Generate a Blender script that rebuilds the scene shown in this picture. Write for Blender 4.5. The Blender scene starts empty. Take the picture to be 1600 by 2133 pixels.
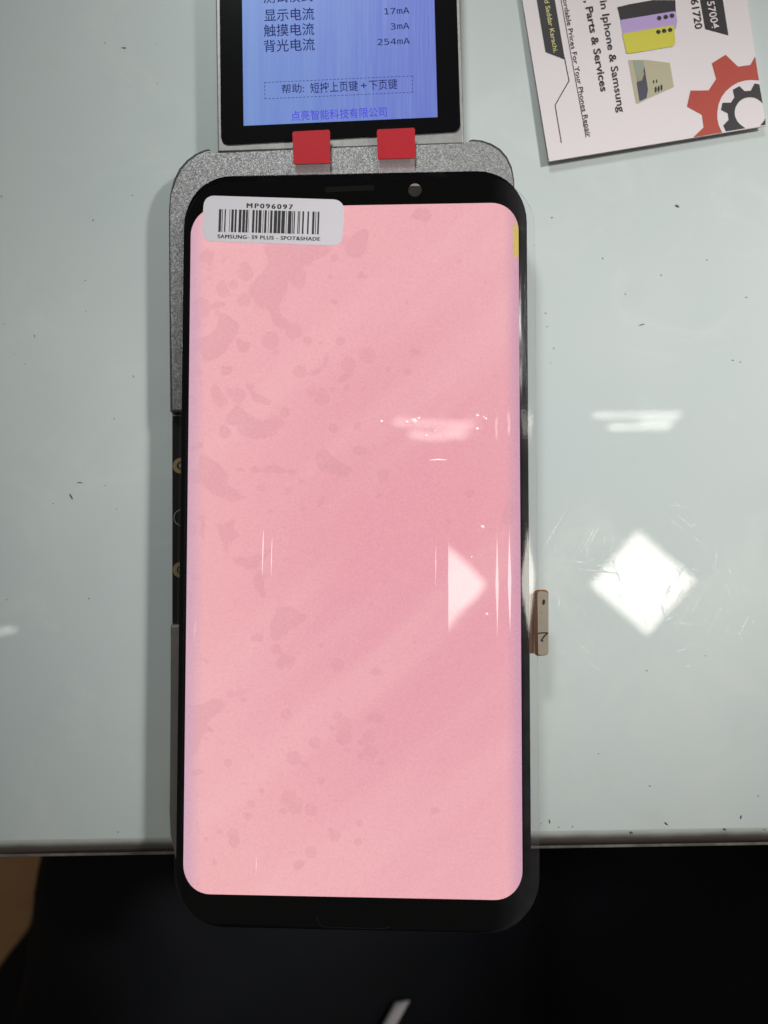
import bpy, bmesh, math, random
from mathutils import Vector, Matrix
from mathutils.bvhtree import BVHTree
random.seed(7)
sc = bpy.context.scene
MM = 0.001

# ------------------------------------------------------------------ camera
F, CX, CY = 1757.0, 800.0, 1066.5          # focal length and centre in photo pixels
ZD = 9.6 * MM                              # height of the phone display's face above the counter
m1 = Vector((0.99893, 0.00085, 0.04596)).normalized()
m2 = Vector((-0.0029, 0.99955, -0.0455))
m2 = (m2 - m1 * m2.dot(m1)).normalized()
m3 = m1.cross(m2)
RWC = Matrix((m1, m2, m3)).transposed()    # world -> camera, columns m1 m2 m3
TC = Vector((-6.541, -6.7215, -172.9)) * MM
CAM = -(RWC.transposed() @ TC) + Vector((0, 0, ZD))

def ray(px, py):
    return (RWC.transposed() @ Vector(((px - CX) / F, -(py - CY) / F, -1.0)))

def P(px, py, z=0.0):
    """world point on the horizontal plane z (metres) seen at a photo pixel"""
    d = ray(px, py)
    return CAM + d * ((z - CAM.z) / d.z)

def PP(px, py, p0, n):
    d = ray(px, py)
    return CAM + d * ((p0 - CAM).dot(n) / d.dot(n))

cam = bpy.data.cameras.new('camera')
co = bpy.data.objects.new('camera', cam)
sc.collection.objects.link(co)
co.matrix_world = Matrix.Translation(CAM) @ RWC.transposed().to_4x4()
cam.sensor_fit = 'VERTICAL'
cam.sensor_height = 34.6
cam.sensor_width = 25.95
cam.lens = F / 2133 * 34.6
cam.clip_start = 0.005
cam.clip_end = 50
cam.dof.use_dof = True
cam.dof.focus_distance = 0.174
cam.dof.aperture_fstop = cam.lens / 2.4
sc.camera = co

# ------------------------------------------------------------------ light
w = bpy.data.worlds.new('World')
sc.world = w
w.use_nodes = True
w.node_tree.nodes['Background'].inputs[0].default_value = (1.0, 0.97, 0.92, 1)
w.node_tree.nodes['Background'].inputs[1].default_value = 0.075
vs = sc.view_settings
vs.view_transform = 'Standard'
vs.look = 'None'
vs.exposure = 0.0
vs.gamma = 1.0
vs.use_curve_mapping = False

def mirror_up(px, py, h):
    """point at height h that the counter top mirrors to the camera at this photo pixel"""
    d = ray(px, py)
    p = P(px, py, 0)
    r = Vector((d.x, d.y, -d.z))
    return p + r * (h / r.z)

def area(name, loc, sx, sy, radiance, col, rot=(0, 0, 0)):
    l = bpy.data.lights.new(name, 'AREA')
    l.shape = 'RECTANGLE'
    l.size, l.size_y = sx, sy
    l.energy = radiance * math.pi * sx * sy
    l.color = col
    o = bpy.data.objects.new(name, l)
    sc.collection.objects.link(o)
    o.location = loc
    o.rotation_euler = rot
    return o

def lamp_quad(name, quad, h, radiance, col):
    q = [mirror_up(x, y, h) for x, y in quad]
    c = sum(q, Vector()) / 4
    a = (q[1] - q[0] + q[2] - q[3]) / 2
    b = (q[3] - q[0] + q[2] - q[1]) / 2
    return area(name, c, a.length, b.length, radiance, col, (0, 0, math.atan2(a.y, a.x)))

HL = 1.7
WARM = (1.0, 0.965, 0.86)
lamp_quad('ceiling_panel_lamp', [(1330, 1107), (1447, 1208), (1350, 1322), (1228, 1217)], HL, 13.5, WARM)
lamp_quad('tube_lamp', [(1236, 862), (1418, 859.5), (1418, 866), (1236, 869)], HL, 14, WARM)
lamp_quad('tube_lamp', [(1268, 885), (1396, 883), (1396, 892), (1268, 894)], HL, 13, WARM)
lamp_quad('tube_lamp', [(1335, 869), (1408, 867), (1408, 882), (1335, 884)], HL, 6, WARM)

lamp_quad('tube_lamp', [(-110, 1330), (34, 1306), (34, 1314), (-110, 1340)], HL, 9, WARM)

def aim(loc, to):
    return (Vector(to) - Vector(loc)).to_track_quat('-Z', 'Y').to_euler()

def spot(name, loc, to, energy, col, cone, soft):
    l = bpy.data.lights.new(name, 'SPOT')
    l.energy, l.color = energy, col
    l.spot_size, l.spot_blend, l.shadow_soft_size = math.radians(cone), 1.0, soft
    o = bpy.data.objects.new(name, l)
    sc.collection.objects.link(o)
    o.location = loc
    o.rotation_euler = aim(loc, to)
spot('shop_lamp', Vector((0.62, 0.26, 0.62)), P(1480, 880, 0), 30.5, (1.0, 0.985, 0.955), 19.0, 0.06)  # key from the right; narrow cone shaped to leave the lower left dark
spot('rear_fill', Vector((-0.16, 0.80, 0.66)), P(500, 60, 0), 30, (0.95, 1.0, 0.99), 17.5, 0.12)  # added fill spot, no known source; brightens the far side of the counter

# ------------------------------------------------------------------ helpers
def link(o, parent=None):
    sc.collection.objects.link(o)
    if parent is not None:
        o.parent = parent
        o.matrix_parent_inverse = parent.matrix_world.inverted()
    return o

def thing(name, loc, label, cat, group=None):
    o = bpy.data.objects.new(name, None)
    o.empty_display_size = 0.01
    o.location = loc
    sc.collection.objects.link(o)
    bpy.context.view_layer.update()
    o['label'] = label
    o['category'] = cat
    if group:
        o['group'] = group
    return o

def mesh(name, verts, faces, mat, parent=None, smooth=False):
    me = bpy.data.meshes.new(name)
    me.from_pydata([tuple(v) for v in verts], [], faces)
    me.update()
    if smooth:
        me.polygons.foreach_set('use_smooth', [True] * len(me.polygons))
    me.materials.append(mat)
    return link(bpy.data.objects.new(name, me), parent)

def from_bm(name, bm, mat, parent=None, smooth=False):
    bmesh.ops.recalc_face_normals(bm, faces=bm.faces)
    me = bpy.data.meshes.new(name)
    bm.to_mesh(me)
    bm.free()
    if smooth:
        me.polygons.foreach_set('use_smooth', [True] * len(me.polygons))
    me.materials.append(mat)
    return link(bpy.data.objects.new(name, me), parent)

def prism_bm(bm, top, depth, down=Vector((0, 0, -1)), bevel=0.0):
    """solid under a polygon of 3D points (counter-clockwise from above)"""
    vt = [bm.verts.new(p) for p in top]
    vb = [bm.verts.new(Vector(p) + down * depth) for p in top]
    n = len(top)
    f = bm.faces.new(vt)
    bm.faces.new(vb[::-1])
    for i in range(n):
        bm.faces.new((vt[i], vb[i], vb[(i + 1) % n], vt[(i + 1) % n]))
    if bevel:
        es = [e for e in f.edges]
        bmesh.ops.bevel(bm, geom=es, offset=bevel, segments=3, profile=0.5, affect='EDGES')

def prism(name, top, depth, mat, parent=None, bevel=0.0, smooth=False):
    bm = bmesh.new()
    prism_bm(bm, top, depth, bevel=bevel)
    return from_bm(name, bm, mat, parent, smooth)

def pixpoly(pts, z):
    return [P(x, y, z) for x, y in pts]

def round_px(pts, radii, n=7):
    """rounds the corners of a pixel polygon"""
    out = []
    k = len(pts)
    for i, p in enumerate(pts):
        r = radii[i] if isinstance(radii, (list, tuple)) else radii
        p = Vector(p)
        a = Vector(pts[i - 1]) - p
        b = Vector(pts[(i + 1) % k]) - p
        if r <= 0:
            out.append(tuple(p))
            continue
        a0, b0 = p + a.normalized() * r, p + b.normalized() * r
        for j in range(n + 1):
            t = j / n
            # blend that lies close to a circular arc
            q = (1 - t) ** 2 * a0 + 2 * t * (1 - t) * p + t * t * b0
            m = (a0 * (1 - t) + b0 * t)
            out.append(tuple(q * 0.92 + m * 0.08 if 0 < j < n else q))
    return out

# -------- materials
def mat(name, col, rough=0.5, metal=0.0, coat=0.0, spec=0.5, emit=None, estr=1.0, coat_rough=0.03):
    m = bpy.data.materials.new(name)
    m.use_nodes = True
    b = m.node_tree.nodes['Principled BSDF']
    b.inputs['Base Color'].default_value = (*col, 1)
    b.inputs['Roughness'].default_value = rough
    b.inputs['Metallic'].default_value = metal
    b.inputs['Coat Weight'].default_value = coat
    b.inputs['Coat Roughness'].default_value = coat_rough
    b.inputs['Specular IOR Level'].default_value = spec
    if emit:
        b.inputs['Emission Color'].default_value = (*emit, 1)
        b.inputs['Emission Strength'].default_value = estr
    return m

def srgb(r, g, b):
    f = lambda c: c / 255 / 12.92 if c / 255 <= 0.04045 else ((c / 255 + 0.055) / 1.055) ** 2.4
    return (f(r), f(g), f(b))

class NT:
    """short-hand for building node trees"""
    def __init__(s, m):
        s.t = m.node_tree
        s.bsdf = s.t.nodes.get('Principled BSDF')
        s.tc = s.t.nodes.new('ShaderNodeTexCoord')
        s.obj = s.tc.outputs['Object']
    def new(s, k, **kw):
        n = s.t.nodes.new(k)
        for a, v in kw.items():
            setattr(n, a, v)
        return n
    def put(s, sock, v):
        if hasattr(v, 'is_linked'):
            s.t.links.new(v, sock)
        elif isinstance(v, (tuple, list)) and len(v) == 3 and sock.type == 'RGBA':
            sock.default_value = (*v, 1)
        else:
            sock.default_value = v
    def math(s, op, a, b=0.0, c=None, clamp=False):
        n = s.new('ShaderNodeMath', operation=op)
        n.use_clamp = clamp
        s.put(n.inputs[0], a)
        s.put(n.inputs[1], b)
        if c is not None:
            s.put(n.inputs[2], c)
        return n.outputs[0]
    def vmath(s, op, a, b=None):
        n = s.new('ShaderNodeVectorMath', operation=op)
        res = 1 if op in ('DISTANCE', 'LENGTH') else 0
        s.put(n.inputs[0], a)
        if b is not None:
            s.put(n.inputs[1], b)
        return n.outputs[res]
    def noise(s, scale, detail=2, rough=0.5, vec=None, dist=0.0):
        n = s.new('ShaderNodeTexNoise')
        s.put(n.inputs['Vector'], vec if vec is not None else s.obj)
        n.inputs['Scale'].default_value = scale
        n.inputs['Detail'].default_value = detail
        n.inputs['Roughness'].default_value = rough
        n.inputs['Distortion'].default_value = dist
        return n.outputs['Fac']
    def mapping(s, scale=(1, 1, 1), rotz=0.0, loc=(0, 0, 0), vec=None):
        n = s.new('ShaderNodeMapping')
        s.put(n.inputs['Vector'], vec if vec is not None else s.obj)
        n.inputs['Scale'].default_value = scale
        n.inputs['Rotation'].default_value = (0, 0, rotz)
        n.inputs['Location'].default_value = loc
        return n.outputs[0]
    def step(s, v, a, b, lo=0.0, hi=1.0):
        n = s.new('ShaderNodeMapRange', interpolation_type='SMOOTHSTEP')
        s.put(n.inputs['Value'], v)
        n.inputs['From Min'].default_value = a
        n.inputs['From Max'].default_value = b
        n.inputs['To Min'].default_value = lo
        n.inputs['To Max'].default_value = hi
        return n.outputs[0]
    def mix(s, f, a, b, mode='MIX'):
        n = s.new('ShaderNodeMix', data_type='RGBA', blend_type=mode)
        s.put(n.inputs['Factor'], f)
        s.put(n.inputs['A'], a)
        s.put(n.inputs['B'], b)
        return n.outputs['Result']
    def sep(s, v=None):
        n = s.new('ShaderNodeSeparateXYZ')
        s.put(n.inputs[0], v if v is not None else s.obj)
        return n.outputs
    def bump(s, h, strength, dist):
        n = s.new('ShaderNodeBump')
        s.put(n.inputs['Height'], h)
        n.inputs['Strength'].default_value = strength
        n.inputs['Distance'].default_value = dist
        return n.outputs[0]
    def set(s, sock, v):
        s.put(s.bsdf.inputs[sock], v)

# -------- text
import os
def font(file):
    try:
        return bpy.data.fonts.load(os.path.join(bpy.utils.system_resource('DATAFILES', path='fonts'), file), check_existing=True)
    except Exception:
        return None
SANS, MONO = None, font('DejaVuSansMono.woff2')
def text_mesh(name, body, a, b, h, mat_, parent, z=None, plane=None, bold=0.0, mono=False, cjk=False, gap=1.0, fat=0.0):
    """flat lettering whose baseline runs from pixel a to pixel b, h pixels tall"""
    cu = bpy.data.curves.new(name, 'FONT')
    cu.body = body
    cu.size = 1.0
    cu.offset = bold
    fnt = MONO if mono else SANS
    if fnt:
        cu.font = fnt
    cu.space_character = gap
    cu.resolution_u = 3
    to = bpy.data.objects.new(name, cu)
    sc.collection.objects.link(to)
    dg = bpy.context.evaluated_depsgraph_get()
    me = bpy.data.meshes.new_from_object(to.evaluated_get(dg))
    bpy.data.objects.remove(to)
    xs = [v.co.x for v in me.vertices]
    ys = [v.co.y for v in me.vertices]
    x0, x1 = min(xs), max(xs)
    if cjk:
        y0, y1 = min(ys), max(ys)
    else:
        y0, y1 = 0.0, 0.728
    A, B = Vector(a), Vector(b)
    u = (B - A)
    v = Vector((u.y, -u.x)).normalized()      # up from the baseline, photo pixels
    for vt in me.vertices:
        s = (vt.co.x - x0) / (x1 - x0)
        t = (vt.co.y - y0) / (y1 - y0)
        p = A + u * s + v * (h * t)
        vt.co = PP(p.x, p.y, *plane) if plane else P(p.x, p.y, z)
    if fat:      # heavier strokes: the same lettering printed again a fraction to the side
        bm = bmesh.new()
        bm.from_mesh(me)
        g0 = list(bm.verts) + list(bm.edges) + list(bm.faces)
        step_ = (P(A.x + fat, A.y, z) - P(A.x, A.y, z))
        for k in (0.5, 1.0):
            d = bmesh.ops.duplicate(bm, geom=g0)
            bmesh.ops.translate(bm, verts=[q for q in d['geom'] if isinstance(q, bmesh.types.BMVert)], vec=step_ * k + Vector((0, 0, 8e-6 * k)))
        bm.to_mesh(me)
        bm.free()
    me.materials.clear()
    me.materials.append(mat_)
    o = bpy.data.objects.new(name, me)
    return link(o, parent)

def line_bm(bm, pts, wid, plane_fn):
    for (a, b) in zip(pts[:-1], pts[1:]):
        a, b = Vector(a), Vector(b)
        d = (b - a).normalized()
        n = Vector((-d.y, d.x)) * wid / 2
        a2, b2 = a - d * wid * 0.3, b + d * wid * 0.3
        q = [a2 - n, b2 - n, b2 + n, a2 + n]
        bm.faces.new([bm.verts.new(plane_fn(p.x, p.y)) for p in q])

# ------------------------------------------------------------------ setting: counter
M_counter = mat('counter_glass', (0.6, 0.65, 0.62), rough=0.32, spec=0.25, coat=1.0)
n = NT(M_counter)
big = n.noise(9, 3, 0.55)
fine = n.noise(60, 4, 0.6)
c = n.mix(n.step(big, 0.35, 0.7), (0.565, 0.625, 0.62), (0.64, 0.685, 0.665))
c = n.mix(n.math('MULTIPLY', n.step(fine, 0.55, 0.75), 0.16), c, (0.52, 0.52, 0.47))
c = n.mix(n.step(n.noise(34, 5, 0.7, dist=1.2), 0.5, 0.72, 0.0, 0.35), c, (0.70, 0.73, 0.69))
n.set('Base Color', c)
smudge = n.step(n.noise(26, 5, 0.65, dist=0.8), 0.48, 0.75)
lines = None
for k, (rz, sx, sy, thr) in enumerate([(0.5, 1500, 60, .68), (-0.9, 1700, 80, .69), (1.2, 1400, 70, .69), (0.1, 1600, 50, .70), (2.3, 1800, 90, .69), (1.7, 1500, 40, .70), (2.8, 1600, 60, .70)]):
    ln = n.noise(1.0, 1, 0.4, vec=n.mapping((sx, sy, 1), 0, (k * 3.1, k * 1.7, 0), vec=n.mapping((1, 1, 1), rz)))
    ln = n.step(ln, thr, thr + 0.06)
    lines = ln if lines is None else n.math('MAXIMUM', lines, ln)
patch = n.step(n.noise(38, 3, 0.6), 0.45, 0.62)
lines = n.math('MULTIPLY', lines, patch)
wear = n.step(n.vmath('DISTANCE', n.obj, tuple(P(1330, 1200, 0))), 0.008, 0.034, 1.0, 0.12)
n.set('Coat Roughness', n.math('ADD', n.math('MULTIPLY', smudge, 0.025), n.math('MULTIPLY_ADD', n.math('MULTIPLY', lines, wear), 0.14, 0.010)))
n.set('Coat Normal', n.bump(n.math('MULTIPLY', lines, wear), 0.2, 0.00010))
n.set('Coat IOR', 1.5)

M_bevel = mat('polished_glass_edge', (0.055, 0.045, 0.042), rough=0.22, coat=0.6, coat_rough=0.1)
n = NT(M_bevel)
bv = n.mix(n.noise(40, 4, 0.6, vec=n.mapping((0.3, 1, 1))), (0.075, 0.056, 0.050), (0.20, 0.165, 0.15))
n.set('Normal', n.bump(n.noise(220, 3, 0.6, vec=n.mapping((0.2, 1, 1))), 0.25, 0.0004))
M_rim = mat('edge_rim', (0.42, 0.39, 0.34), rough=0.45)
nr = n
n = NT(M_rim)
n.set('Base Color', n.mix(n.step(n.noise(160, 3, 0.6), .4, .7), (0.30, 0.27, 0.24), (0.52, 0.50, 0.45)))

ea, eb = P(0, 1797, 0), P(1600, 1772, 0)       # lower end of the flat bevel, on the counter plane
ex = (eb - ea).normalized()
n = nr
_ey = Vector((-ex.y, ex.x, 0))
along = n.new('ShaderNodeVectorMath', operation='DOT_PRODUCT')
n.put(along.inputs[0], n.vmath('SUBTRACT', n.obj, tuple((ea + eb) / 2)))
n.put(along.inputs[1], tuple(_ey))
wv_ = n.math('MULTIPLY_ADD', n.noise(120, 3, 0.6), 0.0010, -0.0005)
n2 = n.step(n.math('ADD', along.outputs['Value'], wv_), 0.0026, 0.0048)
n.set('Base Color', n.mix(n2, bv, (0.60, 0.64, 0.60)))  # darkness seen through the glass edge, painted into its base colour
ey = Vector((-ex.y, ex.x, 0))
eo = (ea + eb) / 2
prof = [(0.45, 0.0, 'counter'), (0.0048, 0.0, 'bevel'), (0.0040, -0.0002, 'bevel'), (0.0030, -0.0007, 'bevel'),
        (0.0018, -0.0017, 'bevel'), (0.0008, -0.0030, 'bevel'), (0.0004, -0.0042, 'rim'), (-0.0004, -0.0046, 'rim'),
        (-0.0006, -0.0054, 'rim'), (-0.0006, -0.018, 'end')]
def extr(name, seg, m, half=0.40):
    vs_, fs = [], []
    nx = 2
    for (a, z) in seg:
        for s in (-half, half):
            vs_.append(eo + ex * s + ey * a + Vector((0, 0, z)))
    for i in range(len(seg) - 1):
        fs.append((2 * i, 2 * i + 2, 2 * i + 3, 2 * i + 1))
    o = mesh(name, vs_, fs, m, None, smooth=True)
    return o
pp = [(a, z) for a, z, _ in prof]
counter = extr('counter_top', pp[0:2], M_counter)
counter.data.polygons.foreach_set('use_smooth', [False])
# body of the slab behind and below the face
cb = bmesh.new()
counter['kind'] = 'structure'
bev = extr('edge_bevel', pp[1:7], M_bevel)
rim = extr('edge_rim', pp[6:10], M_rim)
under = extr('underside', [(-0.0006, -0.018), (0.45, -0.018)], M_rim)
for o in (bev, rim, under):
    o.parent = counter
cb.free()
# ------------------------------------------------------------------ setting: floor far below
M_floor = mat('floor_wood', (0.2, 0.1, 0.05), rough=0.55)
n = NT(M_floor)
g = n.noise(3, 4, 0.6, vec=n.mapping((2, 30, 1)))
n.set('Base Color', n.mix(g, (0.48, 0.24, 0.09), (0.68, 0.38, 0.18)))
fl = mesh('floor', [(-3, -3, -0.80), (3, -3, -0.80), (3, 3, -0.80), (-3, 3, -0.80)], [(0, 1, 2, 3)], M_floor)
fl['kind'] = 'structure'

# ------------------------------------------------------------------ person: clothed lap below the counter edge
M_cloth = mat('black_cloth', (0.006, 0.007, 0.010), rough=0.9, spec=0.15)
n = NT(M_cloth)
n.set('Base Color', n.mix(n.noise(14, 3), (0.007, 0.009, 0.016), (0.020, 0.020, 0.021)))
n.set('Normal', n.bump(n.noise(900, 2), 0.3, 0.0006))
person = thing('person', (0.05, -0.2, -0.80), 'person in black clothes sitting at the counter, only the lap in view', 'person')
bm = bmesh.new()
def lap_z(x, y):
    cl, cr = -0.060 + 0.06 * (y + 0.1), 0.155 - 0.02 * (y + 0.1)
    r = 0.088 - 0.10 * (y + 0.06)
    def leg(c):
        d = abs(x - c) / r
        return math.sqrt(max(0.0, 1 - d * d)) * r if d < 1 else -0.9 * (d - 1) * r
    a, b = leg(cl), leg(cr)
    k = 0.035
    z = math.log(math.exp(a / k) + math.exp(b / k) + math.exp(0.03 / k)) * k if x > cl else a
    if x > cl:
        z = z + (a - z) * max(0.0, 1 - (x - cl) / 0.03)
    z += 0.009 * math.sin(34 * x + 44 * y + 1.6 * math.sin(19 * y - 8 * x)) + 0.005 * math.sin(80 * y - 42 * x + 1.2 * math.sin(30 * x))
    # belly rises towards the wearer
    z += 0.10 * max(0.0, -(y + 0.16)) ** 1.0 * 1.6
    return z - 0.215
NX, NY = 90, 60
gx = [-0.19 + 0.48 * i / NX for i in range(NX + 1)]
gy = [-0.36 + 0.42 * j / NY for j in range(NY + 1)]
def lapl(y):      # left outline of the clothes
    return -0.148 + 0.42 * min(0.0, y + 0.085) + 0.005 * math.sin(90 * y)
vv, ff = [], []
for y in gy:
    for i in range(NX + 1):
        x = lapl(y) + (0.31 - lapl(y)) * i / NX
        e = min(i, 6) / 6
        z = lap_z(x, y)
        drop = (1 - math.sqrt(1 - (1 - e) ** 2)) * 0.03
        vv.append((x, y, max(z, -0.29) - drop))
for j in range(NY):
    for i in range(NX):
        k = j * (NX + 1) + i
        ff.append((k, k + 1, k + NX + 2, k + NX + 1))
base = len(vv)
for j in range(NY + 1):                    # left flank hanging down
    x, y, z = vv[j * (NX + 1)]
    vv.append((x + 0.012, y, z - 0.10))
for j in range(NY):
    ff.append((base + j, j * (NX + 1), (j + 1) * (NX + 1), base + j + 1))
lap = mesh('clothing', vv, ff, M_cloth, person, smooth=True)
bm.free()
bpy.context.view_layer.update()
bvh = BVHTree.FromPolygons([Vector(v) for v in vv], ff)
def on_lap(px, py, lift=0.0):
    d = ray(px, py).normalized()
    h = bvh.ray_cast(CAM, d)
    return h[0] - d * lift if h[0] else P(px, py, -0.2)

# white cord lying on the clothes
M_cord = mat('white_cord', (0.84, 0.79, 0.82), rough=0.7)
n = NT(M_cord)
n.set('Normal', n.bump(n.noise(900, 2, vec=n.mapping((1, 1, 1))), 0.4, 0.0005))
c0 = on_lap(838, 2086, 0.004)
c1 = on_lap(792, 2170, 0.004)
c2 = on_lap(760, 2230, 0.004)
bm = bmesh.new()
pts = [c0 + (c1 - c0) * t for t in (0.0, 0.3, 0.7, 1.0)] + [c2]
ax = (c1 - c0).normalized()
sd = ax.cross(Vector((0, 0, 1))).normalized()
up = sd.cross(ax)
rr_ = 0.0023
rings = []
for i, p in enumerate(pts):
    ring = []
    for k in range(16):
        a = 2 * math.pi * k / 16
        off = sd * math.cos(a) * rr_ + up * math.sin(a) * rr_ * 0.8
        if i == 0:
            off += ax * (math.cos(a) * rr_ * 0.75)
        ring.append(bm.verts.new(p + off))
    rings.append(ring)
for r0, r1 in zip(rings[:-1], rings[1:]):
    for k in range(16):
        bm.faces.new((r0[k], r0[(k + 1) % 16], r1[(k + 1) % 16], r1[k]))
bm.faces.new(rings[0])
bm.faces.new(rings[-1][::-1])
cord = from_bm('white_cord', bm, M_cord, None, True)
cord['label'] = 'white cord with a slanted cut end lying on the black clothes'
cord['category'] = 'cord'

# ------------------------------------------------------------------ tester under the display
M_alu = mat('sparkling_aluminium', (0.40, 0.39, 0.39), rough=0.5, metal=0.9)
n = NT(M_alu)
v = n.new('ShaderNodeTexVoronoi')
n.put(v.inputs['Vector'], n.obj)
v.inputs['Scale'].default_value = 4300
vn = n.vmath('SUBTRACT', v.outputs['Color'], (0.5, 0.5, 0.5))
sc_ = n.new('ShaderNodeVectorMath', operation='SCALE')
n.put(sc_.inputs[0], vn)
sc_.inputs['Scale'].default_value = 0.16
geo = n.new('ShaderNodeNewGeometry')
n.set('Normal', n.vmath('NORMALIZE', n.vmath('ADD', geo.outputs['Normal'], sc_.outputs[0])))
n.set('Base Color', n.mix(n.step(n.noise(3600, 2, 0.7), 0.3, 0.7), (0.17, 0.166, 0.166), (0.37, 0.36, 0.36)))
M_alu2 = mat('smooth_aluminium', (0.36, 0.35, 0.35), rough=0.5, metal=0.8)
n = NT(M_alu2)
n.set('Base Color', n.mix(n.noise(700, 3), (0.22, 0.21, 0.205), (0.36, 0.35, 0.34)))
M_lower = mat('plain_metal', (0.26, 0.24, 0.23), rough=0.5, metal=0.55)
n = NT(M_lower)
n.set('Base Color', n.mix(n.noise(120, 3), (0.20, 0.18, 0.17), (0.30, 0.275, 0.26)))
M_pcb = mat('black_board', (0.006, 0.005, 0.005), rough=0.35)
M_gold = mat('gold_pad', (0.45, 0.33, 0.17), rough=0.4, metal=0.8)
M_dark = mat('dark_gap', (0.03, 0.028, 0.027), rough=0.6)
M_ink = mat('silk_line', (0.35, 0.34, 0.32), rough=0.6)

tester = thing('screen_tester', P(720, 1000, 0), 'grey aluminium screen tester with a lit blue readout, lying under the pink display', 'tester')
ZP = 7.4 * MM
up_plate = [(357, 856), (355.5, 620), (354.5, 440), (357, 405), (364, 377), (376, 353), (392, 335), (410, 322), (426, 315), (437, 312.5),
            (440, 315), (444, 319.5), (460, 319), (700, 308), (968, 302), (973, 299), (977, 294), (984, 292.5), (1003, 294.5), (1022, 301), (1040, 312),
            (1054, 328), (1064, 349), (1069, 376), (1070, 420), (1074, 856)]
prism('body_plate', pixpoly(up_plate[::-1], ZP), 6.2 * MM, M_alu, tester, bevel=0.00035)
_c = Vector((714, 600))
rim_px = [tuple(_c + (Vector(p) - _c) * (1 + 2.6 / (Vector(p) - _c).length)) for p in up_plate]
prism('plate_rim', pixpoly(rim_px[::-1], ZP - 0.25 * MM), 5.7 * MM, M_dark, tester)
prism('hinge_gap', pixpoly([(458, 312), (458, 326), (966, 308), (966, 294)], 5.2 * MM), 4.0 * MM, M_dark, tester)
prism('inner_frame', pixpoly([(359, 1304), (359, 856), (1066, 856), (1070, 1304)], 3.2 * MM), 3.0 * MM, M_dark, tester)
prism('circuit_board', pixpoly([(360, 1297), (360, 867), (1060, 867), (1064, 1297)], 4.6 * MM), 1.2 * MM, M_pcb, tester)
bm = bmesh.new()
line_bm(bm, [(360, 865.5), (384, 865.5)], 2.0, lambda x, y: P(x, y, 4.7 * MM))
from_bm('board_edge_line', bm, M_ink, tester)
low_plate = [(354.5, 1302), (400, 1302), (1072, 1302), (1074, 1700), (1068, 1775), (1040, 1826), (1000, 1850), (450, 1852), (412, 1846), (384, 1826), (364, 1788),
             (355.5, 1740), (353.5, 1690)]
prism('lower_plate', pixpoly(low_plate[::-1], ZP), 6.0 * MM, M_lower, tester, bevel=0.0005)

def ring(name, cx, cy, r0, r1, z, m, parent, h=0.25 * MM):
    bm = bmesh.new()
    N = 32
    c = P(cx, cy, z)
    s = (P(cx + 1, cy, z) - c).length
    a = [[bm.verts.new(c + Vector((math.cos(t) * r * s, math.sin(t) * r * s, dz))) for t in [2 * math.pi * k / N for k in range(N)]]
         for r, dz in ((r1, -h), (r1, 0), (r0, 0), (r0, -h))]
    for p, q in zip(a[:-1], a[1:]):
        for k in range(N):
            bm.faces.new((p[k], p[(k + 1) % N], q[(k + 1) % N], q[k]))
    return from_bm(name, bm, m, parent)
for cy_ in (970, 1187):
    g = ring('screw_pad', 376, cy_, 8, 16, 4.85 * MM, M_gold, tester)
    bm = bmesh.new()
    c = P(378, cy_, 4.75 * MM)
    bmesh.ops.create_cone(bm, cap_ends=True, segments=6, radius1=0.00075, radius2=0.0006, depth=0.0006, matrix=Matrix.Translation(c))
    h_ = from_bm('screw_head', bm, M_alu2, tester)
    h_.parent = g
    h_.matrix_parent_inverse = g.matrix_world.inverted()
ring('printed_ring', 379, 1078, 16, 17.2, 4.72 * MM, M_ink, tester, 0.05 * MM)

# readout module
ZM = 6.6 * MM
mod = [(452.5, -240), (453.5, 321), (966.5, 304), (968, 300), (953, -250)]
prism('module_frame', pixpoly(round_px([(446, -240), (453.5, 316.5), (967, 299), (952, -256)], [0, 0, 0, 0])[::1], ZM), 5.6 * MM, M_alu2, tester, bevel=0.0003)
M_bezel = mat('black_bezel_glass', (0.004, 0.004, 0.005), rough=0.12, coat=0.0, spec=0.3)
bez = round_px([(455, -225), (460.5, 301), (959.5, 273), (944, -240)], [20, 17, 15, 20])
prism('module_bezel', pixpoly(bez, ZM + 0.3 * MM), 0.5 * MM, M_bezel, tester)
M_lcd = mat('lit_readout', (0, 0, 0), rough=0.3, spec=0.2)
n = NT(M_lcd)
x_ = n.sep()[0]
cc = n.mix(n.step(x_, -0.03, 0.022), srgb(112, 142, 202), srgb(106, 118, 198))
st = n.noise(1.0, 2, 0.6, vec=n.mapping((2600, 60, 1), -0.03))
st2 = n.noise(1.0, 1, 0.5, vec=n.mapping((420, 14, 1), -0.03))
cc = n.mix(n.step(st, 0.35, 0.7, 0, 0.4), cc, srgb(126, 150, 208))
cc = n.mix(n.step(st2, 0.35, 0.7, 0, 0.2), cc, srgb(92, 106, 198))
n.set('Emission Color', cc)
n.set('Emission Strength', 1.0)
ZS = ZM + 0.36 * MM
lcd = mesh('readout_screen', pixpoly([(507.5, 262), (911.5, 244), (899, -215), (502, -200)], ZS), [(0, 1, 2, 3)], M_lcd, tester)
M_txt = mat('readout_letters', (0.012, 0.014, 0.05), rough=0.8, spec=0.0, emit=(0.015, 0.022, 0.10), estr=0.8)
M_txt2 = mat('readout_purple', (0.03, 0.02, 0.2), rough=0.8, spec=0.0, emit=srgb(72, 66, 196), estr=1.0)
ZT = ZS + 0.06 * MM
T = lambda s, a, b, h, cjk=True, m=M_txt: text_mesh('readout_text', s, a, b, h, m, lcd, z=ZT, cjk=cjk, mono=not cjk, bold=0.004)
T('测试模式', (549, 7), (652, 3), 26)
T('显示电流', (551, 45), (655, 41), 26)
T('触摸电流', (550, 77), (655, 73), 26)
T('背光电流', (550, 109), (656, 105), 26)
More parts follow.
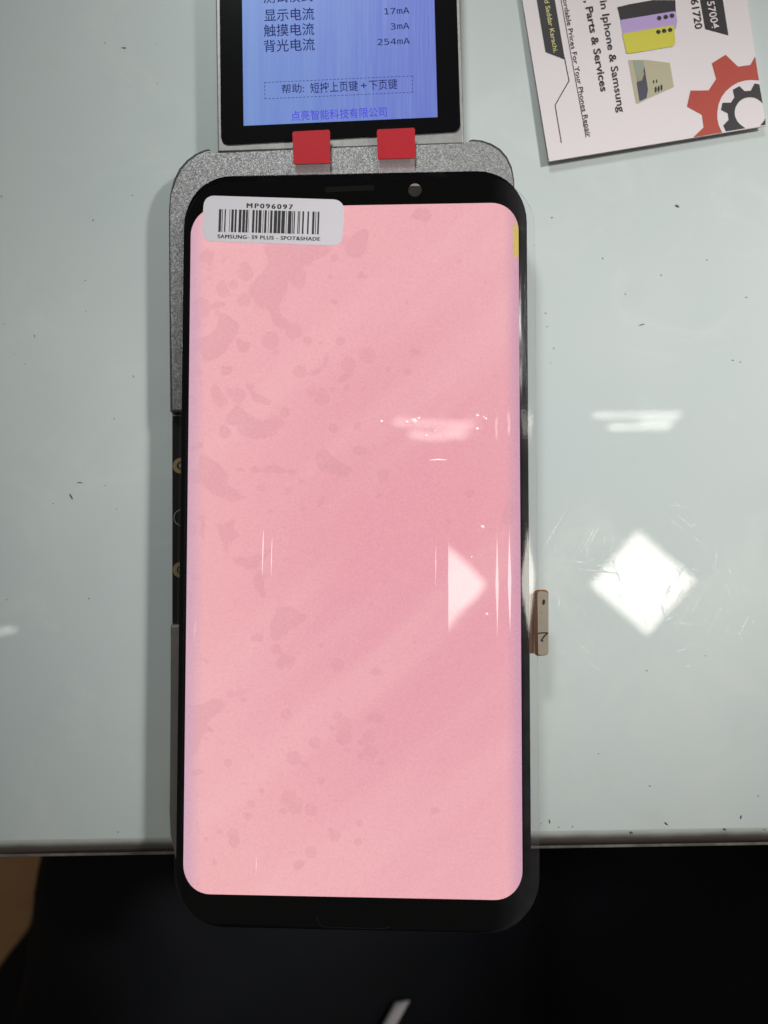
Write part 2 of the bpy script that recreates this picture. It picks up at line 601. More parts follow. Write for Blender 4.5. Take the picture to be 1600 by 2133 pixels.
T('17mA', (801, 30), (853, 27.5), 17.5, False)
T('3mA', (814, 61.5), (853, 59.5), 17.5, False)
T('254mA', (787, 94), (854, 91), 17.5, False)
T('帮助:', (587, 195), (634, 192.6), 19)
T('短按上页键', (647, 194.5), (746, 189.5), 22)
T('+', (752, 184), (764, 183.4), 11)
T('下页键', (769, 188.5), (828, 185.5), 22)
T('点亮智能科技有限公司', (607, 252), (806, 243), 21, True, M_txt2)
bm = bmesh.new()
q = [(551, 172), (859, 158), (859.5, 192), (552, 206), (551, 172)]
for a, b in zip(q[:-1], q[1:]):
    a, b = Vector(a), Vector(b)
    L = (b - a).length
    k = 0
    while k < L:
        line_bm(bm, [a + (b - a) * (k / L), a + (b - a) * (min(L, k + 4) / L)], 1.1, lambda x, y: P(x, y, ZT))
        k += 8
from_bm('readout_box', bm, M_txt, lcd)

# ------------------------------------------------------------------ phone display
disp = thing('phone_display', (0, 0, ZD - 2.0 * MM), 'smartphone display panel lit plain pink, black bordered, lying on the tester', 'display')
XL, XR, YT, YB = -36.05, 36.15, 77.6, -77.3
SL, SR, ST, SB = -34.35, 34.35, 70.8, -70.8
def zprof(x):
    d = min(x - XL, XR - x)
    e = max(0.0, 1 - d / 5.0)
    return -1.15 * e * e
def panel(name, xl, xr, yt, yb, r, dz, m, skirt=0.0, parent=None):
    us = [i / 60 for i in range(61)]
    # finer columns near the sides
    us = [0.5 - 0.5 * math.cos(math.pi * u) for u in us]
    ys = [yb + r * (1 - math.cos(math.pi / 2 * k / 10)) for k in range(10)]
    ys += [yb + r + (yt - yb - 2 * r) * k / 24 for k in range(25)]
    ys += [yt - r + r * math.sin(math.pi / 2 * k / 10) for k in range(1, 11)]
    vs_, fs = [], []
    for y in ys:
        e = max(0.0, yb + r - y, y - (yt - r))
        inset = r - math.sqrt(max(0.0, r * r - e * e))
        for u in us:
            x = xl + inset + (xr - xl - 2 * inset) * u
            vs_.append(Vector((x * MM, y * MM, ZD + (zprof(x) + dz) * MM)))
    C = len(us)
    for j in range(len(ys) - 1):
        for i in range(C - 1):
            k = j * C + i
            fs.append((k, k + 1, k + C + 1, k + C))
    if skirt:
        R_ = len(ys)
        loop = list(range(C)) + [j * C + C - 1 for j in range(1, R_)] + [(R_ - 1) * C + i for i in range(C - 2, -1, -1)] + [j * C for j in range(R_ - 2, 0, -1)]
        b0 = len(vs_)
        for k in loop:
            p = vs_[k].copy()
            p.z = ZD - skirt * MM
            vs_.append(p)
        L = len(loop)
        for i in range(L):
            fs.append((loop[i], b0 + i, b0 + (i + 1) % L, loop[(i + 1) % L]))
        fs.append(tuple(range(b0 + L - 1, b0 - 1, -1)))
    return mesh(name, vs_, fs, m, parent, smooth=True)

M_border = mat('black_border_glass', (0.0035, 0.003, 0.004), rough=0.25, coat=0.0, spec=0.12)
n = NT(M_border)
n.set('Roughness', n.math('MULTIPLY_ADD', n.step(n.noise(90, 4, .6), .45, .8), 0.25, 0.10))
panel('border_glass', XL, XR, YT, YB, 10.5, 0.0, M_border, skirt=1.9, parent=disp)

# lit panel: the picture it shows, with the stains and burn-in of a worn panel, plus painted ceiling reflection
M_pink = mat('lit_pink_panel', (0.0, 0.0, 0.0), rough=0.35, spec=0.0, coat=0.8, coat_rough=0.03)
n = NT(M_pink)
px_ = n.sep()
X, Y = px_[0], px_[1]
n1 = n.noise(16, 3, 0.5)
pink = n.mix(n.step(n.math('ADD', Y, n.math('MULTIPLY_ADD', n1, 0.05, -0.025)), -0.075, 0.07), srgb(229, 158, 168), srgb(232, 162, 170))
rad = n.vmath('LENGTH', n.vmath('MULTIPLY', n.vmath('SUBTRACT', n.obj, (0.012, -0.008, 0.0)), (1.5, 0.75, 0.0)))
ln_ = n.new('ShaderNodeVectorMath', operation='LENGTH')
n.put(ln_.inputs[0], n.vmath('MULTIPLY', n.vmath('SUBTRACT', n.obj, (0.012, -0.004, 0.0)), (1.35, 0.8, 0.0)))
pink = n.mix(n.step(ln_.outputs['Value'], 0.012, 0.075), srgb(230, 156, 168), srgb(238, 177, 180))  # paler away from the centre: reflected ceiling light painted into the emission
pink = n.mix(n.step(n1, 0.35, 0.7, 0.0, 0.18), pink, srgb(222, 158, 180))
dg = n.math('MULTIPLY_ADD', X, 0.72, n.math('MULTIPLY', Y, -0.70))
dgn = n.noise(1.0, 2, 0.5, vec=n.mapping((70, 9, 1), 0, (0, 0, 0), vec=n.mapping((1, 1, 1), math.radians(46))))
pink = n.mix(n.step(dgn, 0.45, 0.72, 0.0, 0.42), pink, srgb(242, 186, 188))  # pale diagonal highlight bands painted into the emission
# stains: rounded grey-pink islands, thicker at the left
st = n.noise(105, 1.5, 0.45, dist=0.15)
st2 = n.noise(230, 1, 0.4)
left = n.step(n.math('MULTIPLY_ADD', Y, -0.30, X), -0.048, 0.016, 0.12, -0.05)
mk = n.step(n.math('ADD', st, left), 0.65, 0.68)
left2 = n.step(X, -0.035, 0.02, 0.06, -0.06)
mk2 = n.step(n.math('ADD', st2, left2), 0.69, 0.715)
mk = n.math('MAXIMUM', mk, mk2)
spn = n.new('ShaderNodeTexVoronoi')
n.put(spn.inputs['Vector'], n.obj)
spn.inputs['Scale'].default_value = 190
spr = n.sep(spn.outputs['Color'])[0]
clus = n.math('MAXIMUM', n.step(n.vmath('DISTANCE', n.obj, (-0.02, 0.046, ZD)), 0.014, 0.052, 1, 0), n.step(n.vmath('DISTANCE', n.obj, (-0.008, -0.046, ZD)), 0.006, 0.042, 0.9, 0))
spot_ = n.math('MULTIPLY', n.math('LESS_THAN', spn.outputs['Distance'], n.math('MULTIPLY_ADD', spr, 0.34, 0.12)), n.math('LESS_THAN', spr, n.math('MULTIPLY', clus, 0.95)))
mk = n.math('MAXIMUM', mk, n.math('MULTIPLY', spot_, 0.8))
pink = n.mix(n.math('MULTIPLY', mk, 0.35), pink, srgb(207, 142, 152))
# edge shift of the curved sides
wob = n.noise(40, 2)
el = n.step(n.math('ADD', X, n.math('MULTIPLY_ADD', wob, 0.0014, -0.0007)), SL * MM, (SL + 4.2) * MM, 1.0, 0.0)
pink = n.mix(n.math('MULTIPLY', el, 0.85), pink, srgb(196, 160, 186))
er = n.step(X, (SR - 3.6) * MM, SR * MM, 0.0, 1.0)
pink = n.mix(n.math('MULTIPLY', er, 0.85), pink, srgb(192, 148, 176))
yel = n.math('MULTIPLY', n.step(X, (SR - 1.5) * MM, (SR - 0.9) * MM), n.step(n.math('ABSOLUTE', n.math('SUBTRACT', Y, 63.0 * MM)), 2.4 * MM, 4.6 * MM, 1.0, 0.0))
pink = n.mix(yel, pink, srgb(200, 182, 70))
# grain of the lit pixels
gr = n.noise(4200, 2, 0.7)
gr2 = n.noise(2100, 2, 0.7)
pink = n.mix(n.step(gr, 0.3, 0.72, 0.0, 0.34), pink, srgb(255, 198, 202))
pink = n.mix(n.step(gr2, 0.45, 0.75, 0.0, 0.26), pink, srgb(206, 134, 150))
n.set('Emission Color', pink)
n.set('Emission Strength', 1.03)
# clear film stuck on the panel: lifted to one side in the right-hand part
qd = P(952, 1222, ZD)
tl = mirror_up(1383, 1215, HL)
nb = ((CAM - qd).normalized() + (tl - qd).normalized()).normalized()
def xloc(px, py): return P(px, py, ZD).x
yb0, yb1 = P(940, 1010, ZD).y, P(940, 930, ZD).y
xb0, xb1 = xloc(933, 1220), xloc(795, 880)
bound = n.step(Y, yb0, yb1, xb0, xb1)
wv = n.math('MULTIPLY_ADD', n.noise(240, 2), 0.0004, -0.0002)
dx = n.math('SUBTRACT', n.math('ADD', X, wv), bound)
mask = n.math('MULTIPLY', n.step(dx, 0.0, 0.00015), n.step(X, xloc(1030, 1200), xloc(1046, 1200), 1.0, 0.0))
wave = n.new('ShaderNodeTexNoise')
n.put(wave.inputs['Vector'], n.obj)
wave.inputs['Scale'].default_value = 110
wave.inputs['Detail'].default_value = 1.5
wv3 = n.vmath('MULTIPLY', n.vmath('SUBTRACT', wave.outputs['Color'], (0.5, 0.5, 0.5)), (0.010, 0.007, 0.0))
geo = n.new('ShaderNodeNewGeometry')
mxn = n.new('ShaderNodeMix', data_type='VECTOR')
n.put(mxn.inputs['Factor'], mask)
vin = [s for s in mxn.inputs if s.type == 'VECTOR']
n.put(vin[1], geo.outputs['Normal'])
n.put(vin[2], n.vmath('ADD', tuple(nb), wv3))
vout = [s for s in mxn.outputs if s.type == 'VECTOR'][0]
n.set('Coat Normal', n.vmath('NORMALIZE', vout))
n.set('Coat Roughness', n.math('MULTIPLY_ADD', n.step(n.noise(130, 4, .65), .45, .8), 0.10, 0.02))
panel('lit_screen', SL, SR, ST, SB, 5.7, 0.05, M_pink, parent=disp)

# film border that stands out past the panel
M_film = bpy.data.materials.new('clear_film')
M_film.use_nodes = True
t = M_film.node_tree
t.nodes.clear()
out = t.nodes.new('ShaderNodeOutputMaterial')
tr = t.nodes.new('ShaderNodeBsdfTransparent')
tr.inputs[0].default_value = (0.97, 0.975, 0.975, 1)
gl = t.nodes.new('ShaderNodeBsdfGlossy')
gl.inputs['Roughness'].default_value = 0.06
gl.inputs['Color'].default_value = (1, 1, 1, 1)
fr = t.nodes.new('ShaderNodeFresnel')
fr.inputs['IOR'].default_value = 1.5
mx = t.nodes.new('ShaderNodeMixShader')
t.links.new(fr.outputs[0], mx.inputs[0])
t.links.new(tr.outputs[0], mx.inputs[1])
t.links.new(gl.outputs[0], mx.inputs[2])
ft = NT(M_film)
hz = t.nodes.new('ShaderNodeBsdfDiffuse')
hz.inputs[0].default_value = (0.8, 0.74, 0.8, 1)
mx2 = t.nodes.new('ShaderNodeMixShader')
t.links.new(ft.math('MULTIPLY', ft.step(ft.sep()[0], 0.028, 0.036), ft.math('MULTIPLY_ADD', ft.noise(300, 3), 0.03, 0.008)), mx2.inputs[0])
t.links.new(mx.outputs[0], mx2.inputs[1])
t.links.new(hz.outputs[0], mx2.inputs[2])
t.links.new(mx2.outputs[0], out.inputs[0])

def rrect(xl, xr, yt, yb, r, nc=10, ns=30):
    pts = []
    cs = [(xr - r, yt - r, 0), (xl + r, yt - r, 90), (xl + r, yb + r, 180), (xr - r, yb + r, 270)]
    for i, (cx_, cy_, a0) in enumerate(cs):
        arc = [(cx_ + r * math.cos(math.radians(a0 + 90 * k / nc)), cy_ + r * math.sin(math.radians(a0 + 90 * k / nc))) for k in range(nc + 1)]
        pts += arc
        nx_ = cs[(i + 1) % 4]
        e0 = arc[-1]
        e1 = (nx_[0] + r * math.cos(math.radians(a0 + 90)), nx_[1] + r * math.sin(math.radians(a0 + 90)))
        for k in range(1, ns):
            pts.append((e0[0] + (e1[0] - e0[0]) * k / ns, e0[1] + (e1[1] - e0[1]) * k / ns))
    return pts
o_in = rrect(SL + 0.0, SR + 0.15, ST, SB, 6.3)
o_out = rrect(XL - 0.1, XR + 1.55, YT - 1.2, YB - 0.1, 11.0)
N = len(o_in)
S = 8
vv, ff = [], []
for s in range(S + 1):
    f = s / S
    for a, b in zip(o_in, o_out):
        x = a[0] + (b[0] - a[0]) * f
        y = a[1] + (b[1] - a[1]) * f
        side = 1.0 if b[0] > XR - 2 else 0.35
        zz = -0.22 * 0 + 0.16 + zprof(a[0]) * 0.6 * (1 - f * 0.0)
        wdt = math.hypot(b[0] - a[0], b[1] - a[1])
        zz -= (0.045 * f + 0.03 * f * f) * wdt * side
        vv.append((x * MM, y * MM, ZD + (zz + 0.25 * (1 - abs(1 - f)) * 0) * MM))
for s in range(S):
    for i in range(N):
        a, b = s * N + i, s * N + (i + 1) % N
        ff.append((a, a + N, b + N, b))
film = mesh('protective_film', vv, ff, M_film, disp, smooth=True)
# cut edge of the film, faintly whitish
M_fedge = mat('film_cut_edge', (0.45, 0.48, 0.47), rough=0.4)
vv2, ff2 = [], []
for i in range(N):
    p = Vector(vv[S * N + i])
    vv2 += [p, p + Vector((0, 0, -0.00012)), ]
for i in range(N):
    a, b = 2 * i, 2 * ((i + 1) % N)
    ff2.append((a, a + 1, b + 1, b))
fe = mesh('film_edge', vv2, ff2, M_fedge, disp)
fe.parent = film
bpy.context.view_layer.update()
fe.matrix_parent_inverse = film.matrix_world.inverted()

# camera window and earpiece slot
M_lens = mat('camera_window', (0.30, 0.27, 0.25), rough=0.25, metal=0.3, coat=1.0)
n = NT(M_lens)
n.set('Base Color', n.mix(n.noise(500, 3), (0.18, 0.15, 0.14), (0.52, 0.47, 0.43)))
def disc(name, cx, cy, rx, ry, z, m, parent, N=28):
    c = P(cx, cy, z)
    s = (P(cx + 1, cy, z) - c).length
    vs_ = [c + Vector((math.cos(2 * math.pi * k / N) * rx * s, math.sin(2 * math.pi * k / N) * ry * s, 0)) for k in range(N)]
    return mesh(name, vs_, [tuple(range(N))], m, parent)
cw = disc('camera_window', 864.5, 396, 14, 14, ZD + 0.07 * MM, M_lens, disp)
M_slot = mat('earpiece_grey', (0.035, 0.035, 0.034), rough=0.6)
mesh('earpiece_slot', pixpoly(round_px([(677, 401), (780, 396), (780, 385.5), (677, 389.5)], [5, 4, 4, 5]), ZD + 0.06 * MM), [tuple(range(32))], M_slot, disp)
M_mark = mat('film_mark', (0.008, 0.0085, 0.008), rough=0.3)
bm = bmesh.new()
line_bm(bm, [(660, 1908), (662, 1920), (670, 1929), (684, 1932), (800, 1934), (812, 1930)], 2.2, lambda x, y: P(x, y, ZD + 0.06 * MM))
from_bm('film_notch_line', bm, M_mark, disp)

# red pull tabs with their clear tails
M_red = mat('red_tab', srgb(205, 8, 34), rough=0.5, spec=0.3)
n = NT(M_red)
n.set('Base Color', n.mix(n.noise(900, 3), srgb(176, 2, 22), srgb(198, 4, 32)))
M_tail = bpy.data.materials.new('clear_tail')
M_tail.use_nodes = True
nt = NT(M_tail)
tr = nt.new('ShaderNodeBsdfTransparent')
mxs = nt.new('ShaderNodeMixShader')
nt.bsdf.inputs['Base Color'].default_value = (0.55, 0.42, 0.43, 1)
nt.bsdf.inputs['Roughness'].default_value = 0.3
mxs.inputs[0].default_value = 0.35
nt.t.links.new(tr.outputs[0], mxs.inputs[1])
nt.t.links.new(nt.bsdf.outputs[0], mxs.inputs[2])
nt.t.links.new(mxs.outputs[0], nt.t.nodes['Material Output'].inputs[0])
for (tq, lq) in (([(609, 274), (611.5, 342), (688, 340), (687.5, 270)], [(612, 342), (616, 366), (688, 364), (687.5, 340)]),
                 ([(785, 269.5), (786.5, 331), (865, 329.5), (864.5, 266)], [(788, 331), (790, 362), (864, 361), (864, 329.5)])):
    q = round_px(tq, [5, 1.5, 1.5, 5], 4)
    tab = prism('pull_tab', pixpoly(q, ZD - 0.9 * MM), 0.18 * MM, M_red, disp)
    tail = mesh('clear_tail', pixpoly(lq, ZD - 1.02 * MM), [(0, 1, 2, 3)], M_tail, disp)
    tail.parent = tab
    tail.matrix_parent_inverse = tab.matrix_world.inverted()

# folded flex connector at the right side
M_orange = mat('orange_flex', (0.30, 0.095, 0.012), rough=0.35)
n = NT(M_orange)
n.set('Base Color', n.mix(n.noise(700, 2), (0.16, 0.05, 0.008), (0.42, 0.14, 0.02)))
M_stiff = mat('steel_stiffener', (0.30, 0.27, 0.235), rough=0.6, metal=0.15)
n = NT(M_stiff)
n.set('Base Color', n.mix(n.noise(500, 4), (0.27, 0.22, 0.165), (0.37, 0.315, 0.245)))
ZF = ZD - 0.35 * MM
prism('flex_strip', pixpoly([(1040, 1361), (1112, 1361), (1112, 1236), (1040, 1236)], ZF - 0.75 * MM), 0.15 * MM, M_orange, disp)
fx = prism('flex_connector', pixpoly(round_px([(1111.5, 1234), (1113, 1362), (1119, 1366.5), (1142, 1365), (1142.5, 1233), (1137, 1228), (1117, 1228.5)][::1], [2, 2, 3, 6, 3, 3, 3], 3), ZF - 0.35 * MM), 0.35 * MM, M_orange, disp)
prism('flex_fold', pixpoly(round_px([(1116, 1240), (1117.5, 1360), (1120.5, 1361), (1120, 1238)], 1, 2), ZF - 0.18 * MM), 0.16 * MM, M_orange, disp)
stf = prism('connector_plate', pixpoly(round_px([(1119.5, 1236), (1121, 1365), (1142.5, 1364), (1142.5, 1233.5), (1123, 1231.5)], [2, 5, 7, 7, 2], 4), ZF), 0.34 * MM, M_stiff, disp)
for o in (stf,):
    o.parent = fx
    o.matrix_parent_inverse = fx.matrix_world.inverted()
M_pen = mat('black_pen', (0.012, 0.01, 0.012), rough=0.6)
bm = bmesh.new()
line_bm(bm, [(1121.5, 1319.5), (1130, 1318), (1140, 1318.5)], 2.8, lambda x, y: P(x, y, ZF + 0.04 * MM))
line_bm(bm, [(1141, 1318.5), (1134, 1325), (1127.5, 1334), (1131, 1335.5)], 3.0, lambda x, y: P(x, y, ZF + 0.04 * MM))
bm.faces.new([bm.verts.new(P(x, y, ZF + 0.04 * MM)) for x, y in [(1132, 1248), (1135.5, 1250), (1136, 1254), (1134, 1259.5), (1131, 1260), (1129.5, 1256), (1130, 1252)]])
bm.faces.new([bm.verts.new(P(x, y, ZF + 0.04 * MM)) for x, y in [(1127, 1276), (1128.6, 1276.5), (1128.6, 1278), (1127, 1278)]])
pm = from_bm('pen_mark', bm, M_pen, disp)

# small air bubbles and creases of the stuck film
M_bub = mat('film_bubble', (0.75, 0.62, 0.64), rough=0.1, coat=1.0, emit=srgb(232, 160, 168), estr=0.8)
bm = bmesh.new()
for bx, by, br in ((862, 877, 7), (847, 879, 3.5), (872, 871, 3), (994, 865, 3.4), (1012, 872, 3), (994, 893, 3.6), (888, 908, 3.6), (906, 897, 2.2), (795, 877, 3), (1005, 1097, 4), (1014, 1279, 3.2), (982, 1160, 2), (1008, 868, 2)):
    c = P(bx, by, ZD + 0.05 * MM)
    bmesh.ops.create_uvsphere(bm, u_segments=12, v_segments=8, radius=br * 0.0001, matrix=Matrix.Translation(c) @ Matrix.Diagonal((1, 0.85, 0.5, 1)))
bub = from_bm('air_bubbles', bm, M_bub, disp, True)
bub['kind'] = 'stuff'
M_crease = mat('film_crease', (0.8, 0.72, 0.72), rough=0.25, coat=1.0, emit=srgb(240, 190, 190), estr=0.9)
bm = bmesh.new()
def crease(pts, wd):
    for (a, b), (c_, d_) in zip(zip(pts[:-1], pts[1:]), [(i / (len(pts) - 1), (i + 1) / (len(pts) - 1)) for i in range(len(pts) - 1)]):
        wa = wd * math.sin(math.pi * max(0.04, min(0.96, c_)))
        wb = wd * math.sin(math.pi * max(0.04, min(0.96, d_)))
        a, b = Vector(a), Vector(b)
        dd = (b - a).normalized()
        nn = Vector((-dd.y, dd.x))
        bm.faces.new([bm.verts.new(P(p.x, p.y, ZD + 0.075 * MM)) for p in (a - nn * wa / 2, b - nn * wb / 2, b + nn * wb / 2, a + nn * wa / 2)])
crease([(893, 959), (903, 957.5), (913, 957), (923, 957.5), (932, 958)], 2.4)
crease([(549, 1103), (548.3, 1130), (547.5, 1160), (546.5, 1199)], 1.7)
crease([(567, 1118), (566.4, 1140), (565.5, 1170), (565, 1200)], 1.2)
crease([(534, 1782), (534, 1800), (533, 1822)], 1.2)
crease([(908, 1135), (908, 1170), (907.6, 1220)], 1.1)
cr = from_bm('film_creases', bm, M_crease, disp)
cr['kind'] = 'stuff'

# ------------------------------------------------------------------ barcode sticker on the display
stk = thing('barcode_sticker', P(568, 458, ZD + 0.1 * MM), 'white rounded barcode sticker on the top left corner of the pink display', 'sticker')
M_paper = mat('sticker_paper', (0.66, 0.615, 0.67), rough=0.55, spec=0.3)
n = NT(M_paper)
n.set('Base Color', n.mix(n.noise(60, 3), (0.70, 0.66, 0.715), (0.78, 0.74, 0.79)))
ZK = ZD + 0.20 * MM
prism('sticker_paper', pixpoly(round_px([(425, 407), (420, 502), (713, 512), (718, 416)], [22, 22, 22, 24]), ZK), 0.10 * MM, M_paper, stk)
M_black = mat('black_print', (0.022, 0.02, 0.02), rough=0.6)
bars = [(262, 286), (293, 300), (318, 330), (366, 371), (385, 408), (418, 437), (458, 484), (494, 520), (527, 546), (553, 557), (590, 612), (625, 642), (652, 680),
        (694, 699), (710, 730), (746, 752), (766, 788), (802, 834), (840, 868), (876, 910), (922, 928), (940, 974), (981, 989), (997, 1008), (1035, 1044),
        (1050, 1058), (1080, 1096), (1130, 1145), (1178, 1199), (1209, 1216), (1230, 1246)]
bm = bmesh.new()
for a, b in bars:
    def bp(x, top):
        yy = (214 + (x - 262) * 0.0265) if top else (436 + (x - 262) * 0.0265)
        xx = x + (4 if top else -4)
        return P(400 + xx / 4.706, 390 + yy / 4.706, ZK + 0.03 * MM)
    bm.faces.new([bm.verts.new(p) for p in (bp(a, 0), bp(b, 0), bp(b, 1), bp(a, 1))])
from_bm('barcode', bm, M_black, stk)
text_mesh('sticker_text', 'MP096097', (513.5, 433.0), (609, 436.0), 10.5, M_black, stk, z=ZK + 0.03 * MM, fat=1.5, gap=1.35)
text_mesh('sticker_text', 'SAMSUNG- S9 PLUS - SPOT&SHADE', (453, 496), (666, 501.5), 8.2, M_black, stk, z=ZK + 0.03 * MM, fat=0.9, gap=1.12)

# ------------------------------------------------------------------ business card
card = thing('business_card', P(1320, 100, 0), 'pinkish white business card with a red gear corner, printed text and phone pictures', 'card')
pb = P(1144, 335, 1.7 * MM)
pr = P(1595, 262, 1.5 * MM)
pt = P(1088, 0, 1.0 * MM)
cn = (pr - pb).cross(pt - pb).normalized()
CP = (pb, cn)
def cl(k): return (pb + cn * (k * MM), cn)
def cpoly(pts, k=0.0): return [PP(x, y, *cl(k)) for x, y in pts]
M_card = mat('card_stock', (0.74, 0.66, 0.675), rough=0.45, spec=0.35)
n = NT(M_card)
n.set('Base Color', n.mix(n.noise(30, 3), (0.73, 0.66, 0.68), (0.80, 0.72, 0.735)))
prism('card_stock', cpoly([(1144, 336), (1595.5, 262), (1482, -500), (1005, -500)]), 0.35 * MM, M_card, card)
M_cblack = mat('card_black', (0.022, 0.017, 0.02), rough=0.45)
M_cred = mat('card_red', srgb(176, 62, 46), rough=0.5)
M_yel = mat('card_yellow', srgb(205, 195, 62), rough=0.5)
M_lil = mat('card_lilac', srgb(180, 155, 205), rough=0.5)
M_cream = mat('card_cream', srgb(180, 172, 145), rough=0.5)
M_cream2 = mat('card_cream_dark', srgb(158, 150, 124), rough=0.5)
M_glass2 = mat('card_grey', srgb(150, 155, 140), rough=0.5)
M_navy = mat('card_navy', srgb(72, 68, 84), rough=0.5)
M_cyt = mat('card_yellow_text', srgb(215, 205, 130), rough=0.5)
M_cwt = mat('card_white_text', srgb(225, 212, 214), rough=0.5)
def flat(name, pts, m, k=0.05): return mesh(name, cpoly(pts, k)[::-1], [tuple(range(len(pts)))], m, card)
def crop2(pts, ox, oy, s): return [(ox + x / s, oy + y / s) for x, y in pts]
flat('printed_band', [(1106, -70), (1118, 0), (1136.5, 108.5), (1177, 124), (1156, 0), (1144, -70)], M_cblack)
bm = bmesh.new()
line_bm(bm, [(1176, 120), (1185.5, 168), (1156.5, 219), (1169.5, 297)], 1.9, lambda x, y: PP(x, y, *cl(0.05)))
line_bm(bm, [(1167, -10), (1221, 286)], 1.5, lambda x, y: PP(x, y, *cl(0.05)))
from_bm('printed_line', bm, M_cblack, card)
CT = lambda s, a, b, h, m=M_cblack, bold=0.012, gap=1.0: text_mesh('card_text', s, a, b, h, m, card, plane=cl(0.09), bold=bold, gap=gap)
CT('d Saddar Karachi.', (1134.0, 0.5), (1153.5, 110), 10.0, M_cyt, 0.008)
CT('ordable Prices For Your Phones Repair', (1172.5, -1), (1222.5, 286), 10.5, M_cblack, 0.004)
CT(', Parts & Services', (1217.5, 1), (1252, 191), 15.5, M_cblack, 0.018)
CT('in Iphone & Samsung', (1250, 2), (1288, 234), 15.5, M_cblack, 0.012)
CT('61720', (1439, -1), (1449, 61), 16, M_cblack, 0.012)
flat('printed_banner', [(1446, -60), (1458.5, 0), (1469, 60.5), (1517.5, 73.5), (1506, 0), (1495, -60)], M_cblack)
CT('157004', (1471, -4), (1483.5, 60), 16, M_cwt, 0.008)
# printed phones
flat('printed_phone', crop2([(30, 75), (62, 208), (640, 130), (634, 0), (400, 0), (150, 45)], 1280, 0, 5), M_cblack, 0.05)
flat('printed_phone', crop2([(62, 208), (85, 352), (640, 300), (655, 215), (635, 118), (610, 118)], 1280, 0, 5), M_lil, 0.08)
flat('printed_phone', crop2(round_px([(82, 352), (128, 562), (636, 478), (622, 258)], [6, 22, 45, 20], 5), 1280, 0, 5), M_yel, 0.11)
def dots(pts, rx, ry, s, ox, oy, k):
    bm = bmesh.new()
    for x, y in pts:
        bm.faces.new([bm.verts.new(PP(ox + (x + rx * math.cos(a)) / s, oy + (y + ry * math.sin(a)) / s, *cl(k))) for a in [-2 * math.pi * i / 16 for i in range(16)]])
    return from_bm('printed_lenses', bm, M_cblack, card)
dots([(467, 188), (534, 176), (600, 162)], 24, 23, 5, 1280, 0, 0.14)
dots([(458, 332), (518, 321), (580, 311)], 24, 22, 5, 1280, 0, 0.14)
flat('printed_flip_phone', crop2([(143, 625), (225, 1075), (245, 1080), (355, 1022), (620, 905), (578, 655), (320, 622)], 1280, 0, 5), M_cream, 0.05)
flat('printed_flip_phone', crop2([(192, 628), (238, 855), (320, 780), (302, 632)], 1280, 0, 5), M_glass2, 0.08)
flat('printed_flip_phone', crop2([(232, 862), (262, 1055), (335, 1020), (350, 930), (312, 690), (290, 790)], 1280, 0, 5), M_navy, 0.09)
flat('printed_flip_phone', crop2([(240, 800), (238, 850), (285, 838), (308, 770), (300, 735)], 1280, 0, 5), M_cream2, 0.12)
dots([(408, 850), (440, 845)], 7, 18, 5, 1280, 0, 0.10)
dots([(430, 932), (460, 925), (490, 912)], 11, 32, 5, 1280, 0, 0.10)
# gear mark in the corner
g8 = lambda pts: crop2(pts, 1420, 80, 8.889)
arc = lambda cx_, cy_, r, a0, a1, k=24: [(cx_ + r * math.cos(math.radians(a0 + (a1 - a0) * i / k)), cy_ + r * math.sin(math.radians(a0 + (a1 - a0) * i / k))) for i in range(k + 1)]
red = [(215, 1832), (408, 1645), (378, 1415), (100, 1262), (165, 965), (500, 962), (640, 750), (560, 460), (815, 300), (1045, 522), (1275, 490), (1362, 330), (1432, 775)]
red += [(1290, 765), (1180, 775), (1050, 812), (930, 880), (820, 975), (735, 1090), (685, 1220), (662, 1360), (662, 1480), (685, 1600), (725, 1690), (752, 1740)]
flat('printed_red_gear', g8(red), M_cred)
blk = [(822, 1722), (770, 1610), (872, 1508), (855, 1385), (728, 1325), (758, 1192), (915, 1188), (978, 1090), (948, 950), (1068, 882), (1165, 975), (1282, 968), (1350, 832), (1440, 850),
       (1498, 1195)]
blk += arc(1268, 1372, 285, -38, -232, 30) + [(1180, 1662)]
flat('printed_black_gear', g8(blk), M_cblack)
flat('printed_black_gear', g8([(1455, 1612), (1530, 1520), (1552, 1478), (1556, 1600)]), M_cblack)

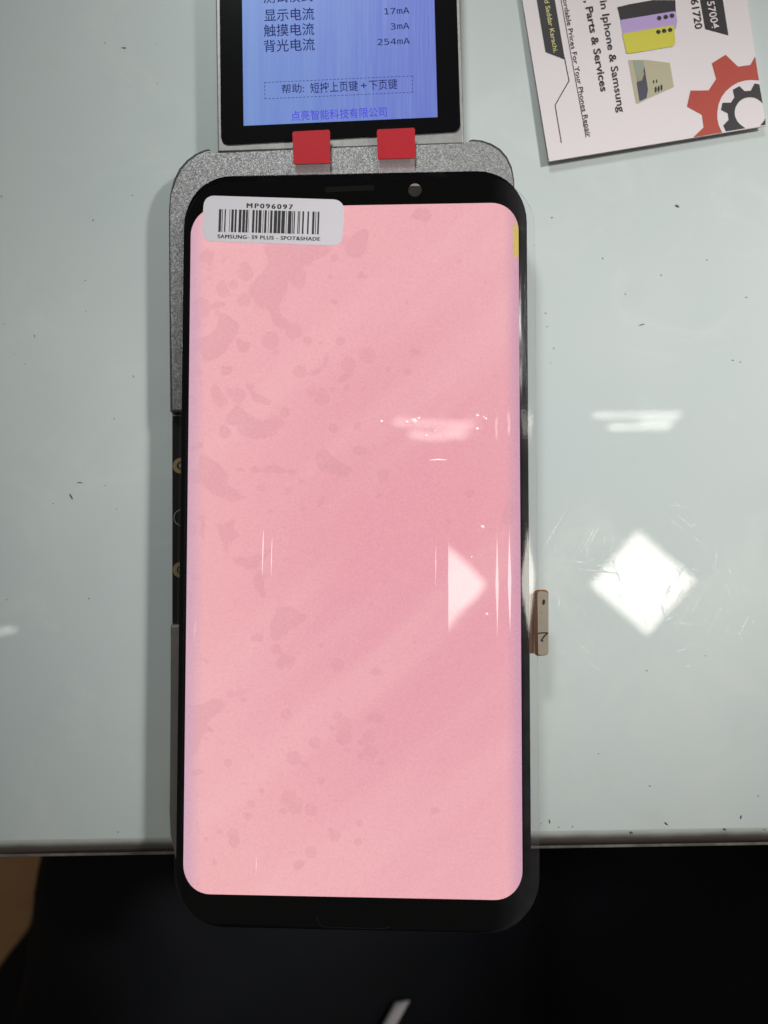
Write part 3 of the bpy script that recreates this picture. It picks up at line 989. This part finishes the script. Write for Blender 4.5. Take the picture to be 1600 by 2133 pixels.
# ------------------------------------------------------------------ dirt flecks on the counter
M_fleck = mat('dirt', (0.15, 0.135, 0.105), rough=0.9)
bm = bmesh.new()
fl_px = [(1411, 429, 5, 2.6, .4), (1150, 453, 3, 2, 0), (1256, 538, 2.4, 1.8, 0), (1378, 573, 2.4, 1.8, 1), (1473, 541, 2.2, 1.6, 0), (1555, 619, 2.2, 1.8, 0), (1527, 750, 2.4, 2, 1),
         (1543, 754, 1.8, 1.6, 0), (1137, 652, 3, 1.2, .4), (1337, 676, 7, 0.9, -.25), (1303, 612, 2, 2, 0), (1348, 1397, 2, 1.8, 0), (1470, 1366, 1.6, 1.6, 0), (1354, 1637, 2.2, 2, 0),
         (1580, 1658, 2, 1.8, 0), (1247, 1570, 2, 1.6, 0), (1316, 1734, 4, 2, .5), (1510, 1727, 4, 1.8, .4), (1544, 1702, 5, 1.4, 1.9), (1145, 1711, 5, 1.2, 1.4), (1164, 1723, 2.2, 1.4, 0),
         (1193, 1722, 2.4, 1.4, .5), (1127, 1716, 1.8, 1.6, 0), (1388, 1716, 4.5, 1.6, .7), (1594, 1728, 3, 1.6, .6), (194, 459, 3, 2.4, .8), (276, 407, 2.2, 1.8, 0), (218, 89, 2, 1.8, 0),
         (258, 99, 5, 0.9, 0), (328, 173, 2, 1.2, 1.4), (325, 90, 1.6, 1.2, 0), (3, 409, 3, 2, 0), (178, 584, 3, 1.2, 0), (148, 1034, 7, 2.0, 1.05), (111, 1049, 2.6, 1.4, .3), (167, 1005, 6, 0.8, 0),
         (219, 1011, 3, 1, .3), (278, 784, 3.2, 1.4, 1.5), (238, 872, 2.6, 1.6, 1.4), (243, 1060, 2, 1.6, 0), (52, 758, 1.8, 1.6, 0), (8, 674, 1.8, 1.6, 0), (179, 648, 1.8, 1.4, 1), (185, 1247, 2.8, 2.2, 1),
         (14, 1249, 3, 1.2, 0), (30, 738, 2, 1, 0), (72, 700, 4, .7, 1.3), (1113, 510, 2, 1, 0), (1140, 680, 2, 1.5, 0), (1154, 725, 3, 1.2, .2), (1147, 755, 1.6, 1.4, 0), (246, 1733, 3, 1.6, -.5)]
for x, y, a, b, r in fl_px:
    if a < 3.5:
        a, b = a * 0.6, b * 0.6
    vs_ = []
    for k in range(8):
        t = -2 * math.pi * k / 8
        q = 0.8 + 0.4 * random.random()
        ux, uy = a * math.cos(t) * q, b * math.sin(t) * q
        vs_.append(bm.verts.new(P(x + ux * math.cos(r) - uy * math.sin(r), y + ux * math.sin(r) + uy * math.cos(r), 0.00009)))
    top = bm.verts.new(P(x, y, 0.0002))
    for k in range(8):
        bm.faces.new((vs_[k], vs_[(k + 1) % 8], top))
fk = from_bm('dirt_flecks', bm, M_fleck)
fk['kind'] = 'stuff'
fk['label'] = 'tiny dark dirt flecks scattered over the pale counter top'
fk['category'] = 'dirt'
